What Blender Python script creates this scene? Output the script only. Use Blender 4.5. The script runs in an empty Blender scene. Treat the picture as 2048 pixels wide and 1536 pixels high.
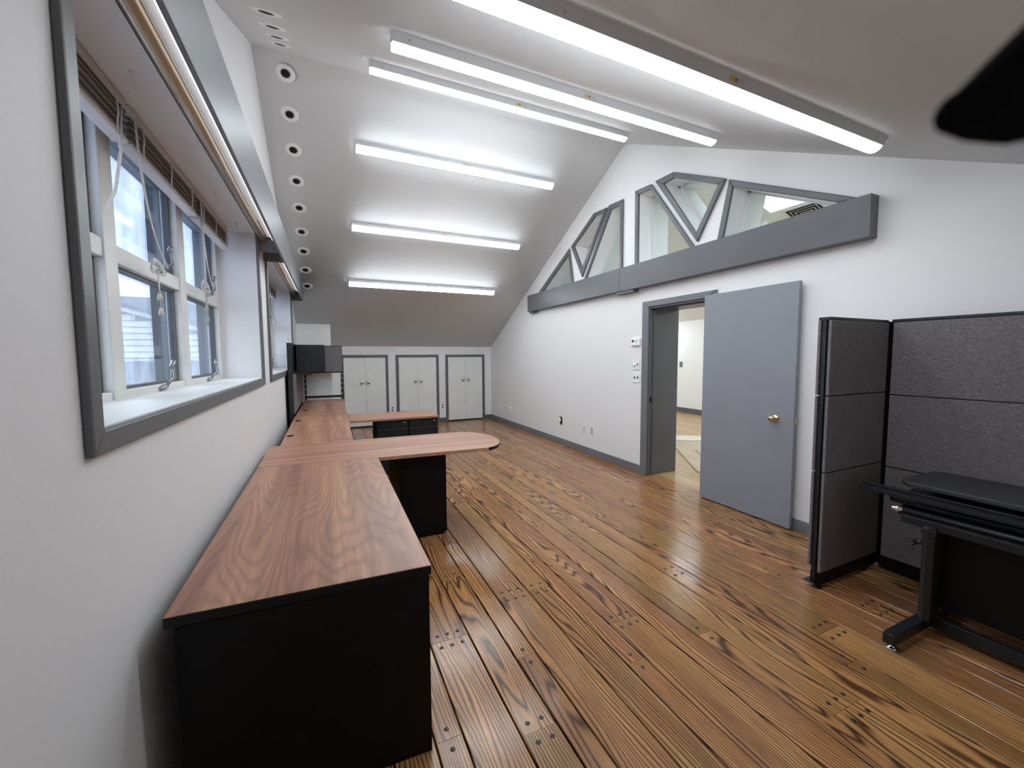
import bpy, bmesh, math, random
from mathutils import Vector, Matrix
from mathutils.geometry import tessellate_polygon

rnd = random.Random(7)
S = bpy.context.scene
COL = S.collection
PI = math.pi

# ------------------------------------------------------------------ camera
F_PX = 815.0
cam_d = bpy.data.cameras.new('camera')
cam = bpy.data.objects.new('camera', cam_d)
COL.objects.link(cam)
RIGHT = Vector((0.90898712, -0.41679107, -0.00525648))
DOWN = Vector((-0.03345098, -0.06037213, -0.99761528))
FWD = Vector((0.41547979, 0.90699527, -0.06881956))
CAM = Vector((0, 0, 1.47))
cam.matrix_world = Matrix(((RIGHT.x, -DOWN.x, -FWD.x, CAM.x), (RIGHT.y, -DOWN.y, -FWD.y, CAM.y),
                           (RIGHT.z, -DOWN.z, -FWD.z, CAM.z), (0, 0, 0, 1)))
cam_d.sensor_width = 36.0
cam_d.lens = F_PX / 2048 * 36.0
cam_d.clip_start = 0.01
cam_d.clip_end = 200
cam_d.dof.use_dof = True
cam_d.dof.focus_distance = 3.2
cam_d.dof.aperture_fstop = 6.5
S.camera = cam

# ------------------------------------------------------------------ world, exposure
SKY = (0.90, 0.95, 1.0)
SKY_STRENGTH = 4.0
LENS = 28.0           # strip light lens emission
w = bpy.data.worlds.new('world'); S.world = w
w.use_nodes = True
bg = w.node_tree.nodes['Background']
bg.inputs[0].default_value = (*SKY, 1); bg.inputs[1].default_value = SKY_STRENGTH
S.view_settings.view_transform = 'Standard'
S.view_settings.look = 'None'
S.view_settings.gamma = 1
S.view_settings.use_curve_mapping = False
S.view_settings.exposure = 0.30

# ------------------------------------------------------------------ room constants
XR = 3.545            # right wall face
XR2 = 4.005           # its far face (adjoining room)
RY, RZ, SN, SF = 4.262, 4.14, .49, .528      # ridge, near slope, far slope
KY = 8.92             # far knee wall
YB = -0.45            # wall behind the camera
LO = Vector((-.5277, 0, 0)); LROT = -0.01    # left wall frame
KZ = RZ - SF * (KY - RY)
def ceil_z(y): return RZ - SN * (RY - y) if y < RY else RZ - SF * (y - RY)
ADJ = lambda x: 3.8 - .344 * (x - 4.0)

# ------------------------------------------------------------------ materials
def new_mat(name):
    m = bpy.data.materials.new(name); m.use_nodes = True
    nt = m.node_tree
    return m, nt, nt.nodes['Principled BSDF']

def node(nt, typ, **kw):
    n = nt.nodes.new(typ)
    for k, v in kw.items():
        if k.startswith('_'): setattr(n, k[1:], v)
        else:
            key = int(k[1:]) if k[0] == 'i' and k[1:].isdigit() else k.replace('__', ' ')
            s = n.inputs[key]
            if hasattr(v, 'is_linked') or isinstance(v, bpy.types.NodeSocket): nt.links.new(v, s)
            else: s.default_value = v
    return n

def math_n(nt, op, a, b=None, clamp=False):
    n = nt.nodes.new('ShaderNodeMath'); n.operation = op; n.use_clamp = clamp
    for i, v in enumerate((a, b)):
        if v is None: continue
        if isinstance(v, bpy.types.NodeSocket): nt.links.new(v, n.inputs[i])
        else: n.inputs[i].default_value = v
    return n.outputs[0]

def ramp(nt, fac, stops):
    n = nt.nodes.new('ShaderNodeValToRGB'); nt.links.new(fac, n.inputs[0])
    e = n.color_ramp.elements
    while len(e) < len(stops): e.new(0.5)
    for el, (p, c) in zip(e, stops):
        el.position = p; el.color = (*c, 1)
    return n.outputs[0]

def mix_col(nt, fac, a, b, typ='MIX'):
    n = nt.nodes.new('ShaderNodeMix'); n.data_type = 'RGBA'; n.blend_type = typ
    for s, v in ((n.inputs[0], fac), (n.inputs[6], a), (n.inputs[7], b)):
        if isinstance(v, bpy.types.NodeSocket): nt.links.new(v, s)
        elif isinstance(v, (tuple, list)): s.default_value = (*v, 1)
        else: s.default_value = v
    return n.outputs[2]

def plain(name, col, rough=.5, metal=0, spec=.5, bump=0, bscale=200, var=0, vscale=3, coat=0):
    m, nt, p = new_mat(name)
    p.inputs['Base Color'].default_value = (*col, 1)
    p.inputs['Roughness'].default_value = rough
    p.inputs['Metallic'].default_value = metal
    p.inputs['Specular IOR Level'].default_value = spec
    p.inputs['Coat Weight'].default_value = coat
    tc = node(nt, 'ShaderNodeTexCoord')
    if var:
        nz = node(nt, 'ShaderNodeTexNoise', Vector=tc.outputs['Object'], Scale=vscale, Detail=3.0)
        c = ramp(nt, nz.outputs[0], [(.3, tuple(x * (1 - var) for x in col)), (.7, tuple(min(1, x * (1 + var)) for x in col))])
        nt.links.new(c, p.inputs['Base Color'])
    if bump:
        nz = node(nt, 'ShaderNodeTexNoise', Vector=tc.outputs['Object'], Scale=bscale, Detail=2.0)
        b = node(nt, 'ShaderNodeBump', Strength=bump, Distance=.002, Height=nz.outputs[0])
        nt.links.new(b.outputs[0], p.inputs['Normal'])
    return m

def emis(name, col, strength):
    m, nt, p = new_mat(name)
    p.inputs['Base Color'].default_value = (.8, .8, .8, 1)
    p.inputs['Emission Color'].default_value = (*col, 1)
    p.inputs['Emission Strength'].default_value = strength
    return m

def wood(name, light, mid, dark, along='Y', xf=55., amp=2.6, nx=5., ny=.55, rough=.22, sharp=3., vein=.8, fibre=.35,
         pervar=.25, spec=.5, bump=.15, redshift=0.0, xvar=0.0, wobble=1.7, streak=0.0):
    """cathedral grain: growth rings = stretched noise + distance across the board"""
    m, nt, p = new_mat(name)
    tc = node(nt, 'ShaderNodeTexCoord'); oi = node(nt, 'ShaderNodeObjectInfo')
    off = node(nt, 'ShaderNodeCombineXYZ', X=math_n(nt, 'MULTIPLY', oi.outputs['Random'], 37.7),
               Y=math_n(nt, 'MULTIPLY', oi.outputs['Random'], 91.3), Z=math_n(nt, 'MULTIPLY', oi.outputs['Random'], 17.1))
    sep = node(nt, 'ShaderNodeSeparateXYZ', Vector=tc.outputs['Object'])
    ax, ay = (sep.outputs[0], sep.outputs[1]) if along == 'Y' else (sep.outputs[1], sep.outputs[0])
    def stretched(a, b, o=0):
        c = node(nt, 'ShaderNodeCombineXYZ', X=math_n(nt, 'MULTIPLY', ax, a), Y=math_n(nt, 'MULTIPLY', ay, b), Z=o)
        v = node(nt, 'ShaderNodeVectorMath', i0=c.outputs[0], i1=off.outputs[0]); v.operation = 'ADD'
        return v.outputs[0]
    n1 = node(nt, 'ShaderNodeTexNoise', Vector=stretched(nx, ny), Scale=1.0, Detail=1.8, Roughness=.45)
    xr_ = math_n(nt, 'ADD', math_n(nt, 'MULTIPLY', math_n(nt, 'FRACT', math_n(nt, 'MULTIPLY', oi.outputs['Random'], 13.7)), xf * xvar), xf * (1 - xvar * .5))
    wob = node(nt, 'ShaderNodeTexNoise', Vector=stretched(nx * 4, ny * 14, 5.), Scale=1.0, Detail=2.0)
    ring = math_n(nt, 'ADD', math_n(nt, 'MULTIPLY', ax, xr_), math_n(nt, 'MULTIPLY', n1.outputs[0], amp * 2 * PI * 2))
    ring = math_n(nt, 'ADD', ring, math_n(nt, 'MULTIPLY', wob.outputs[0], wobble))
    s = math_n(nt, 'ADD', math_n(nt, 'MULTIPLY', math_n(nt, 'SINE', ring), .5), .5)
    line = math_n(nt, 'POWER', s, sharp)
    fib = node(nt, 'ShaderNodeTexNoise', Vector=stretched(260, 7, 3.), Scale=1.0, Detail=2.0)
    broad = node(nt, 'ShaderNodeTexNoise', Vector=stretched(nx * 1.7, ny * .8, 9.), Scale=1.0, Detail=2.0)
    base = ramp(nt, broad.outputs[0], [(.3, mid), (.68, light)])
    f = math_n(nt, 'MULTIPLY', line, math_n(nt, 'ADD', math_n(nt, 'MULTIPLY', fib.outputs[0], .9), .45), clamp=True)
    c = mix_col(nt, math_n(nt, 'MULTIPLY', f, vein), base, dark)
    ff = ramp(nt, fib.outputs[0], [(.42, (1 - fibre,) * 3), (.6, (1, 1, 1))])
    c = mix_col(nt, 1.0, c, ff, 'MULTIPLY')
    if streak:
        stn = node(nt, 'ShaderNodeTexNoise', Vector=stretched(26, .7, 11.), Scale=1.0, Detail=3.0)
        c = mix_col(nt, 1.0, c, ramp(nt, stn.outputs[0], [(.35, (1 - streak, 1 - streak * 1.1, 1 - streak * .9)), (.62, (1, 1, 1))]), 'MULTIPLY')
    # whole-board tone
    pv = math_n(nt, 'ADD', math_n(nt, 'MULTIPLY', oi.outputs['Random'], 2 * pervar), 1 - pervar)
    hs = node(nt, 'ShaderNodeHueSaturation', Color=c, Value=pv, Hue=math_n(nt, 'ADD', math_n(nt, 'MULTIPLY', math_n(nt, 'FRACT', math_n(nt, 'MULTIPLY', oi.outputs['Random'], 7.3)), -redshift), .5))
    nt.links.new(hs.outputs[0], p.inputs['Base Color'])
    rr = node(nt, 'ShaderNodeTexNoise', Vector=tc.outputs['Object'], Scale=4.0, Detail=2.0)
    ro = math_n(nt, 'ADD', math_n(nt, 'MULTIPLY', rr.outputs[0], .12), rough - .06)
    nt.links.new(ro, p.inputs['Roughness'])
    p.inputs['Specular IOR Level'].default_value = spec
    if bump:
        b = node(nt, 'ShaderNodeBump', Strength=bump, Distance=.0012, Height=math_n(nt, 'SUBTRACT', 1.0, f))
        wv = node(nt, 'ShaderNodeTexNoise', Vector=stretched(6, 2.2, 2.), Scale=1.0, Detail=1.0)
        b2 = node(nt, 'ShaderNodeBump', Strength=bump, Distance=.006, Height=wv.outputs[0], Normal=b.outputs[0])
        nt.links.new(b2.outputs[0], p.inputs['Normal'])
    return m

M = {}
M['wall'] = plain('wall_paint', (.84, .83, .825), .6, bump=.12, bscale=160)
M['ceil'] = plain('ceiling_paint', (.85, .858, .862), .7, bump=.15, bscale=120)
M['annexwall'] = plain('annex_paint', (.86, .87, .86), .7)
M['wallleftdim'] = plain('wall_paint_left_dimmed', (.72, .705, .71), .6, bump=.12, bscale=160)  # same white paint as the other walls, dimmer light put into the colour
M['trim'] = plain('grey_gloss_paint', (.118, .121, .127), .40, bump=.1, bscale=60, var=.06)
M['casinggrey'] = plain('grey_casing_paint', (.175, .183, .20), .38, bump=.08, bscale=70, var=.04)
M['doorgrey'] = plain('grey_door_paint', (.27, .28, .315), .45, bump=.06, bscale=90, var=.03)
M['white'] = plain('white_paint', (.72, .72, .70), .4)
M['closet'] = plain('closet_paint', (.80, .81, .79), .42, var=.03)
M['sashwhite'] = plain('window_white', (.66, .65, .63), .45, var=.05, vscale=9)
M['plastic'] = plain('white_plastic', (.90, .90, .89), .35)
M['jackgrey'] = plain('grey_jack', (.32, .32, .32), .45)
M['beige'] = plain('ivory_plastic', (.70, .70, .66), .4)
M['black'] = plain('black_laminate', (.004, .004, .0045), .5, spec=.18)
M['blackmetal'] = plain('black_metal', (.011, .012, .014), .38, spec=.45)
M['blackedge'] = plain('black_edge_band', (.005, .0055, .0055), .4, spec=.25)
M['darktop'] = plain('charcoal_top', (.04, .04, .041), .42, bump=.3, bscale=900)
M['void'] = plain('dark_hole', (.004, .004, .004), .9)
M['subfloor'] = plain('dark_gap', (.008, .006, .005), .9)
M['chrome'] = plain('chrome', (.72, .72, .72), .14, metal=1)
M['brass'] = plain('brass', (.62, .50, .30), .2, metal=1)
M['steel'] = plain('zinc_steel', (.5, .5, .5), .35, metal=1)
M['alu'] = plain('dark_aluminium', (.10, .105, .115), .4, metal=.3)
M['storm'] = plain('storm_frame_paint', (.085, .095, .115), .5)
M['crank'] = plain('crank_bronze', (.30, .30, .31), .35, metal=.6)
M['housing'] = plain('lamp_housing', (.60, .61, .62), .35, var=.02)
M['lens'] = emis('lamp_lens', (.905, .982, 1.035), LENS)
def lens_mat(m):
    # a strip diffuser: brightest straight below the tubes, dimmer on its flanks
    nt = m.node_tree; p = nt.nodes['Principled BSDF']
    tc = node(nt, 'ShaderNodeTexCoord'); sp = node(nt, 'ShaderNodeSeparateXYZ', Vector=tc.outputs['Normal'])
    d = math_n(nt, 'MULTIPLY', sp.outputs[2], -1.0, clamp=True)
    nt.links.new(math_n(nt, 'MULTIPLY', math_n(nt, 'ADD', math_n(nt, 'MULTIPLY', d, .78), .22), LENS), p.inputs['Emission Strength'])
lens_mat(M['lens'])
M['lens2'] = emis('valance_lens', (1.0, .96, .9), 1.2)
M['bronze'] = plain('bronze_rail', (.42, .33, .24), .32, metal=.6)
M['slat'] = plain('brown_slat', (.15, .105, .085), .5)
M['slatp'] = plain('pale_brown_slat', (.42, .36, .33), .45)
M['slatw'] = plain('pale_blind_rail', (.60, .57, .57), .45)
M['cord'] = plain('white_cord', (.75, .73, .70), .7)
M['tassel'] = plain('tassel_plastic', (.70, .66, .55), .5)
M['card'] = plain('cardboard', (.50, .43, .32), .8, var=.1)
M['cardw'] = plain('pale_board', (.66, .63, .55), .8, var=.05)
M['sticker'] = plain('paper_sticker', (.55, .55, .52), .6)
M['yellow'] = plain('yellow_print', (.60, .48, .05), .6)
M['red'] = plain('red_print', (.45, .09, .05), .6)
M['lcd'] = plain('grey_screen', (.03, .035, .03), .3)
M['siding'] = plain('white_siding', (.84, .86, .90), .6, var=.04)
M['shingle'] = plain('grey_shingle', (.17, .18, .21), .9, var=.3, vscale=14)
M['ground'] = plain('outside_ground', (.12, .13, .13), .95, var=.2)
M['dark_shape'] = plain('matte_black', (.004, .004, .0045), .95, spec=.05)
M['oak'] = wood('oak_floor', (.60, .325, .118), (.40, .195, .070), (.034, .012, .006), rough=.19, pervar=.16, redshift=.014, xf=360., xvar=1.1, amp=10., nx=4.6, ny=.55, sharp=3.0, vein=.95, wobble=1.9)
M['oak2'] = wood('pale_oak_floor', (.66, .45, .22), (.54, .34, .16), (.26, .14, .06), rough=.25, pervar=.12, xf=300., amp=3., vein=.4, bump=0)
M['lam'] = wood('cherry_laminate', (.60, .33, .205), (.36, .175, .118), (.18, .075, .055), rough=.38, xf=120., amp=15., nx=3.2, ny=.5,
                sharp=2.4, vein=.34, fibre=.16, pervar=.05, bump=0, spec=.4, wobble=1.6, streak=.22)
M['lamx'] = wood('cherry_laminate_crosswise', (.57, .315, .20), (.38, .185, .128), (.21, .09, .068), along='X', rough=.38, xf=120., amp=3., nx=14., ny=.35,
                 sharp=3., vein=.5, fibre=.16, pervar=.05, bump=0, spec=.4)
M['peg'] = plain('dark_peg', (.022, .014, .010), .35)

def fabric():
    m, nt, p = new_mat('taupe_fabric')
    tc = node(nt, 'ShaderNodeTexCoord')
    mp = node(nt, 'ShaderNodeMapping', Vector=tc.outputs['Object']); mp.inputs['Scale'].default_value = (70, 70, 330)
    n = node(nt, 'ShaderNodeTexNoise', Vector=mp.outputs[0], Scale=1.0, Detail=3.0, Roughness=.7)
    c = ramp(nt, n.outputs[0], [(.3, (.12, .105, .111)), (.52, (.19, .17, .176)), (.72, (.33, .30, .31))])
    nt.links.new(c, p.inputs['Base Color'])
    p.inputs['Roughness'].default_value = .95
    p.inputs['Specular IOR Level'].default_value = .1
    b = node(nt, 'ShaderNodeBump', Strength=.4, Distance=.002, Height=n.outputs[0])
    nt.links.new(b.outputs[0], p.inputs['Normal'])
    return m
M['fabric'] = fabric()

def glass(name, tint, film=0.0):
    m, nt, p = new_mat(name)
    out = nt.nodes['Material Output']; nt.nodes.remove(p)
    tr = node(nt, 'ShaderNodeBsdfTransparent', Color=(*tint, 1))
    gl = node(nt, 'ShaderNodeBsdfGlossy', Roughness=.03, Color=(.9, .95, 1, 1))
    lw_ = node(nt, 'ShaderNodeLayerWeight', Blend=.12)
    mx = nt.nodes.new('ShaderNodeMixShader')
    nt.links.new(math_n(nt, 'MULTIPLY', lw_.outputs[0], .55), mx.inputs[0]); nt.links.new(tr.outputs[0], mx.inputs[1]); nt.links.new(gl.outputs[0], mx.inputs[2])
    sh = mx.outputs[0]
    if film:
        tc = node(nt, 'ShaderNodeTexCoord')
        mp = node(nt, 'ShaderNodeMapping', Vector=tc.outputs['Object']); mp.inputs['Scale'].default_value = (4, 5.5, 2.2)
        n = node(nt, 'ShaderNodeTexNoise', Vector=mp.outputs[0], Scale=1.6, Detail=5.0, Distortion=1.2)
        mp2 = node(nt, 'ShaderNodeMapping', Vector=tc.outputs['Object']); mp2.inputs['Scale'].default_value = (5, 130, 1)
        n2 = node(nt, 'ShaderNodeTexNoise', Vector=mp2.outputs[0], Scale=1.0, Detail=1.0)
        c = ramp(nt, n.outputs[0], [(.35, (.62, .66, .78)), (.55, (.74, .78, .88)), (.72, (.88, .90, .96))])
        c = mix_col(nt, .25, c, ramp(nt, n2.outputs[0], [(.4, (.8, .83, .92)), (.6, (1, 1, 1))]), 'MULTIPLY')
        tl = node(nt, 'ShaderNodeBsdfTranslucent', Color=c)
        mf = nt.nodes.new('ShaderNodeMixShader')
        fac = math_n(nt, 'ADD', math_n(nt, 'MULTIPLY', n.outputs[0], .3), film - .15)
        nt.links.new(fac, mf.inputs[0]); nt.links.new(sh, mf.inputs[1]); nt.links.new(tl.outputs[0], mf.inputs[2])
        sh = mf.outputs[0]
    nt.links.new(sh, out.inputs[0])
    return m
M['pane'] = glass('window_glass', (.93, .96, .98))
M['filmlo'] = glass('window_glass_with_thin_film', (.94, .95, .97), .16)
M['filmhi'] = glass('window_glass_with_cloudy_film', (.80, .82, .88), .66)
M['truss'] = glass('greenish_glass', (.93, .965, .95))

# ------------------------------------------------------------------ mesh builder
class MB:
    def __init__(s): s.v = []; s.f = []; s.m = []; s.s = []
    def add(s, vs, fs, mi=0, sm=False):
        b = len(s.v); s.v += [tuple(v) for v in vs]
        for f in fs: s.f.append([i + b for i in f]); s.m.append(mi); s.s.append(sm)
        return s
    def box(s, x0, x1, y0, y1, z0, z1, mi=0):
        return s.add([(x0, y0, z0), (x1, y0, z0), (x1, y1, z0), (x0, y1, z0), (x0, y0, z1), (x1, y0, z1), (x1, y1, z1), (x0, y1, z1)],
                     [(0, 3, 2, 1), (4, 5, 6, 7), (0, 1, 5, 4), (1, 2, 6, 5), (2, 3, 7, 6), (3, 0, 4, 7)], mi)
    def prism(s, poly, fn, a, b, mi=0, side=None, sm=False):
        """poly of (p,q) extruded from a to b; fn(p,q,t)->xyz; side(i) gives material of side i"""
        n = len(poly)
        vs = [fn(p, q, a) for p, q in poly] + [fn(p, q, b) for p, q in poly]
        base = len(s.v); s.v += [tuple(v) for v in vs]
        s.f.append([base + i for i in range(n)][::-1]); s.m.append(mi); s.s.append(False)
        s.f.append([base + n + i for i in range(n)]); s.m.append(mi); s.s.append(False)
        for i in range(n):
            j = (i + 1) % n
            s.f.append([base + i, base + j, base + n + j, base + n + i]); s.m.append(side(i) if side else mi); s.s.append(sm)
        return s
    def holed(s, outer, holes, fn, a, b, mi=0):
        loops = [outer] + holes
        tris = tessellate_polygon([[Vector((p, q, 0)) for p, q in l] for l in loops])
        flat = [pq for l in loops for pq in l]; n = len(flat)
        base = len(s.v)
        s.v += [tuple(fn(p, q, a)) for p, q in flat] + [tuple(fn(p, q, b)) for p, q in flat]
        for t in tris:
            s.f.append([base + i for i in t]); s.m.append(mi); s.s.append(False)
            s.f.append([base + n + i for i in t][::-1]); s.m.append(mi); s.s.append(False)
        k = 0
        for l in loops:
            m_ = len(l)
            for i in range(m_):
                j = (i + 1) % m_
                s.f.append([base + k + i, base + k + j, base + n + k + j, base + n + k + i]); s.m.append(mi); s.s.append(False)
            k += m_
        return s
    def tube(s, pts, r, n=8, mi=0, caps=True):
        pts = [Vector(p) for p in pts]
        rs = r if isinstance(r, (list, tuple)) else [r] * len(pts)
        up = None; rings = []
        for i, p in enumerate(pts):
            d = (pts[min(i + 1, len(pts) - 1)] - pts[max(i - 1, 0)]).normalized()
            if up is None: up = d.orthogonal().normalized()
            up = (up - d * up.dot(d)).normalized()
            sd = d.cross(up)
            rings.append([p + (up * math.cos(2 * PI * k / n) + sd * math.sin(2 * PI * k / n)) * rs[i] for k in range(n)])
        b = len(s.v)
        for rg in rings: s.v += [tuple(q) for q in rg]
        for i in range(len(pts) - 1):
            for k in range(n):
                k2 = (k + 1) % n
                s.f.append([b + i * n + k, b + i * n + k2, b + (i + 1) * n + k2, b + (i + 1) * n + k]); s.m.append(mi); s.s.append(True)
        if caps:
            s.f.append([b + k for k in range(n)][::-1]); s.m.append(mi); s.s.append(False)
            e = b + (len(pts) - 1) * n
            s.f.append([e + k for k in range(n)]); s.m.append(mi); s.s.append(False)
        return s
    def cyl(s, p0, p1, r, n=16, mi=0, r2=None): return s.tube([p0, p1], [r, r if r2 is None else r2], n, mi)
    def lathe(s, prof, origin, axis, n=20, mi=0):
        """prof: (radius, height) along axis from origin"""
        o = Vector(origin); a = Vector(axis).normalized(); u = a.orthogonal().normalized(); v_ = a.cross(u)
        b = len(s.v)
        for r, h in prof:
            for k in range(n):
                s.v.append(tuple(o + a * h + (u * math.cos(2 * PI * k / n) + v_ * math.sin(2 * PI * k / n)) * max(r, 1e-5)))
        for i in range(len(prof) - 1):
            for k in range(n):
                k2 = (k + 1) % n
                s.f.append([b + i * n + k, b + i * n + k2, b + (i + 1) * n + k2, b + (i + 1) * n + k]); s.m.append(mi); s.s.append(True)
        return s
    def mesh(s, name):
        me = bpy.data.meshes.new(name)
        me.from_pydata(s.v, [], s.f)
        for p, m_, sm in zip(me.polygons, s.m, s.s): p.material_index = m_; p.use_smooth = sm
        bm = bmesh.new(); bm.from_mesh(me)
        bmesh.ops.recalc_face_normals(bm, faces=bm.faces); bm.to_mesh(me); bm.free()
        return me

def obj(name, mb, mats, parent=None, loc=(0, 0, 0), rot=(0, 0, 0), bevel=0, seg=2):
    me = mb.mesh(name) if isinstance(mb, MB) else mb
    for k in (mats if isinstance(mats, (list, tuple)) else [mats]):
        if len(me.materials) < (len(mats) if isinstance(mats, (list, tuple)) else 1): me.materials.append(M[k])
    o = bpy.data.objects.new(name, me); COL.objects.link(o)
    if parent: o.parent = parent
    o.location = loc; o.rotation_euler = rot
    if bevel:
        b = o.modifiers.new('bevel', 'BEVEL'); b.width = bevel; b.segments = seg; b.limit_method = 'ANGLE'; b.angle_limit = .7
    return o

def tag(o, label, cat=None, group=None, kind=None):
    o['label'] = label
    if cat: o['category'] = cat
    if group: o['group'] = group
    if kind: o['kind'] = kind
    return o

def thing(name, label, cat, loc=(0, 0, 0), rot=(0, 0, 0), group=None, kind=None):
    o = bpy.data.objects.new(name, None); COL.objects.link(o)
    o.empty_display_size = .1
    o.location = loc; o.rotation_euler = rot
    return tag(o, label, cat, group, kind)

def copy_tree(o, parent=None):
    c = o.copy(); COL.objects.link(c)
    if parent: c.parent = parent
    for ch in list(o.children): copy_tree(ch, c)
    return c

XY = lambda p, q, t: (p, q, t)          # plan polygons, extruded in z
YZ = lambda p, q, t: (t, p, q)          # elevation polygons on the right wall, extruded in x
UZ = lambda p, q, t: (t, p, q)          # left-wall frame: (v, u, z)
XZ = lambda p, q, t: (p, t, q)

# ================================================================== STRUCTURE
# ---- ceiling: gable along Y with a softly rounded ridge
prof = [(YB - .2, ceil_z(YB - .2)), (RY - .05, ceil_z(RY - .05))]
for k in range(1, 6):
    t = k / 6; a = Vector((RY - .05, ceil_z(RY - .05))); b_ = Vector((RY, RZ)); c_ = Vector((RY + .05, ceil_z(RY + .05)))
    q = a * (1 - t) ** 2 + b_ * 2 * t * (1 - t) + c_ * t * t
    prof.append((q.x, q.y))
prof += [(RY + .05, ceil_z(RY + .05)), (KY + .2, ceil_z(KY + .2))]
poly = prof + [(y, z + .12) for y, z in prof[::-1]]
tag(obj('ceiling', MB().prism(poly, YZ, -.85, XR2, sm=True), 'ceil'), 'white gabled ceiling with two sloping sides', 'ceiling', kind='structure')

# ---- right wall (gable) with doorway notch and truss openings
TI = [[(6.36, 2.60), (5.541, 3.047), (5.463, 2.60)],
      [(5.385, 3.14), (4.843, 3.423), (4.666, 3.413), (5.167, 2.769)],
      [(5.057, 2.60), (4.499, 3.402), (4.32, 3.398), (4.311, 2.60)],
      [(3.972, 2.60), (3.978, 3.415), (3.791, 3.408), (3.192, 2.60)],
      [(3.575, 3.391), (3.428, 3.394), (2.865, 3.116), (3.113, 2.727)],
      [(2.796, 2.60), (2.708, 3.038), (1.827, 2.60)]]
TO = [[(6.566, 2.58), (5.526, 3.137), (5.40, 2.58)],
      [(5.473, 3.153), (4.887, 3.475), (4.587, 3.461), (5.166, 2.632)],
      [(5.118, 2.58), (4.547, 3.473), (4.267, 3.459), (4.267, 2.58)],
      [(4.03, 2.58), (4.038, 3.476), (3.769, 3.459), (3.121, 2.58)],
      [(3.71, 3.468), (3.435, 3.462), (2.785, 3.143), (3.099, 2.629)],
      [(2.863, 2.58), (2.749, 3.121), (1.676, 2.58)]]
DY0, DY1, DZ = 2.95, 3.80, 2.055
outer = [(YB - .1, 0), (DY0, 0), (DY0, DZ), (DY1, DZ), (DY1, 0), (KY + .1, 0), (KY + .1, KZ), (RY, RZ + .02), (YB - .1, ceil_z(YB - .1) + .03)]
tag(obj('wall_right', MB().holed(outer, TI, YZ, XR, XR2), 'wall'), 'white gable wall with truss windows and doorway', 'wall', kind='structure')
# filler above it on the adjoining side
tag(obj('wall_knee', MB().box(-.9, XR + .02, KY, KY + .12, 0, KZ + .05), 'wall'), 'low white knee wall at the far end behind the closet doors', 'wall', kind='structure')
tag(obj('wall_back', MB().box(-.9, XR + .02, YB - .1, YB, 0, ceil_z(YB) + .05), 'wall'), 'white knee wall behind the camera', 'wall', kind='structure')
tag(obj('wall_corner', MB().box(-.6, .11, 8.2, KY + .05, 0, ceil_z(8.2) + .02), 'wall'), 'white boxed chase in the far left corner behind the overhead bin', 'wall', kind='structure')

# ---- left wall in its own frame (u along the wall, v into the room)
W1 = (1.317, 4.0, 1.295, 2.49)
W2 = (4.55, 7.17, 1.295, 2.49)
outer = [(YB - .2, 0), (KY + .3, 0), (KY + .3, KZ), (RY + .005, RZ + .03), (YB - .2, ceil_z(YB - .2) + .03)]
holes = [[(u0, z0), (u1, z0), (u1, z1), (u0, z1)] for u0, u1, z0, z1 in (W1, W2)]
tag(obj('wall_left', MB().holed(outer, holes, UZ, -.36, 0), ['wallleftdim', 'wall'], loc=LO, rot=(0, 0, LROT)), 'white left wall with two deep window recesses', 'wall', kind='structure')

# ---- floor: dark base plus individual pegged oak planks
floor = tag(obj('floor', MB().box(-.9, XR + .12, YB - .1, KY + .1, -.06, -.014), 'subfloor'), 'glossy brown random-width oak plank floor with dark pegs', 'floor', kind='structure')
def plank_mesh(wd, ln, gap=.003):
    hx, hy, c, t = wd / 2 - gap / 2, ln / 2 - .0007, .0025, .022
    sec = [(-hx, -t), (hx, -t), (hx, -c), (hx - c, 0), (-hx + c, 0), (-hx, -c)]
    return MB().prism(sec, XZ, -hy, hy)
JOINTS = {.441: 1.979, .334: 1.44, .644: 1.329, .902: 2.204, .797: 1.706, 1.26: 1.453, 1.367: 1.724, 1.73: 1.455, 2.29: 1.19, 1.83: .878}
peg_me = MB().lathe([(0, .0012), (.0088, .0012), (.0098, 0), (.0098, -.004)], (0, 0, 0), (0, 0, 1), n=10).mesh('peg')
peg_me.materials.append(M['peg'])
far_pegs = MB()
x = .334 - .4645 * 3; seq = (.107, .203, .1545); i = 0; npeg = 0
planks = []
while x < XR + .10:
    wd = seq[i % 3]; i += 1
    if x + wd > -.55:
        j = None
        for k, v in JOINTS.items():
            if abs(k - x) < .03: j = v
        if j is None: j = rnd.uniform(.6, 2.6)
        ys = [j]
        while ys[-1] < KY: ys.append(ys[-1] + rnd.uniform(1.1, 2.5))
        ys[-1] = KY + .05
        if len(ys) > 1 and ys[-1] - ys[-2] < .4: ys.pop(-2)
        ys = [YB - .05] + ys
        x1 = min(x + wd, XR + .11)
        for a, b in zip(ys[:-1], ys[1:]):
            pl = obj('plank', plank_mesh(x1 - x, b - a, .0068 if x < 1.2 else (.0058 if x < 2.1 else .0050)), 'oak', floor, loc=((x + x1) / 2, (a + b) / 2, rnd.uniform(-.0006, .0006)))
            np_ = 3 if wd > .18 else (2 if wd > .12 else 1)
            for end, yy in ((-1, a), (1, b)):
                if yy < YB + .1 or yy > KY - .1: continue
                for k in range(np_):
                    px = (x + x1) / 2 + (k - (np_ - 1) / 2) * (x1 - x) / np_ * .8
                    py = yy - end * .045
                    if px < .3 and not (py > 4): continue
                    if py < 3.9 and px > .25 and npeg < 290:
                        o = bpy.data.objects.new('peg', peg_me); COL.objects.link(o); o.parent = pl
                        o.location = (px - pl.location.x, py - pl.location.y, .0004); npeg += 1
                    else:
                        far_pegs.lathe([(0, .0014), (.0098, .0012), (.0098, -.002)], (px, py, .0004), (0, 0, 1), n=7)
    x += wd
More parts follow.
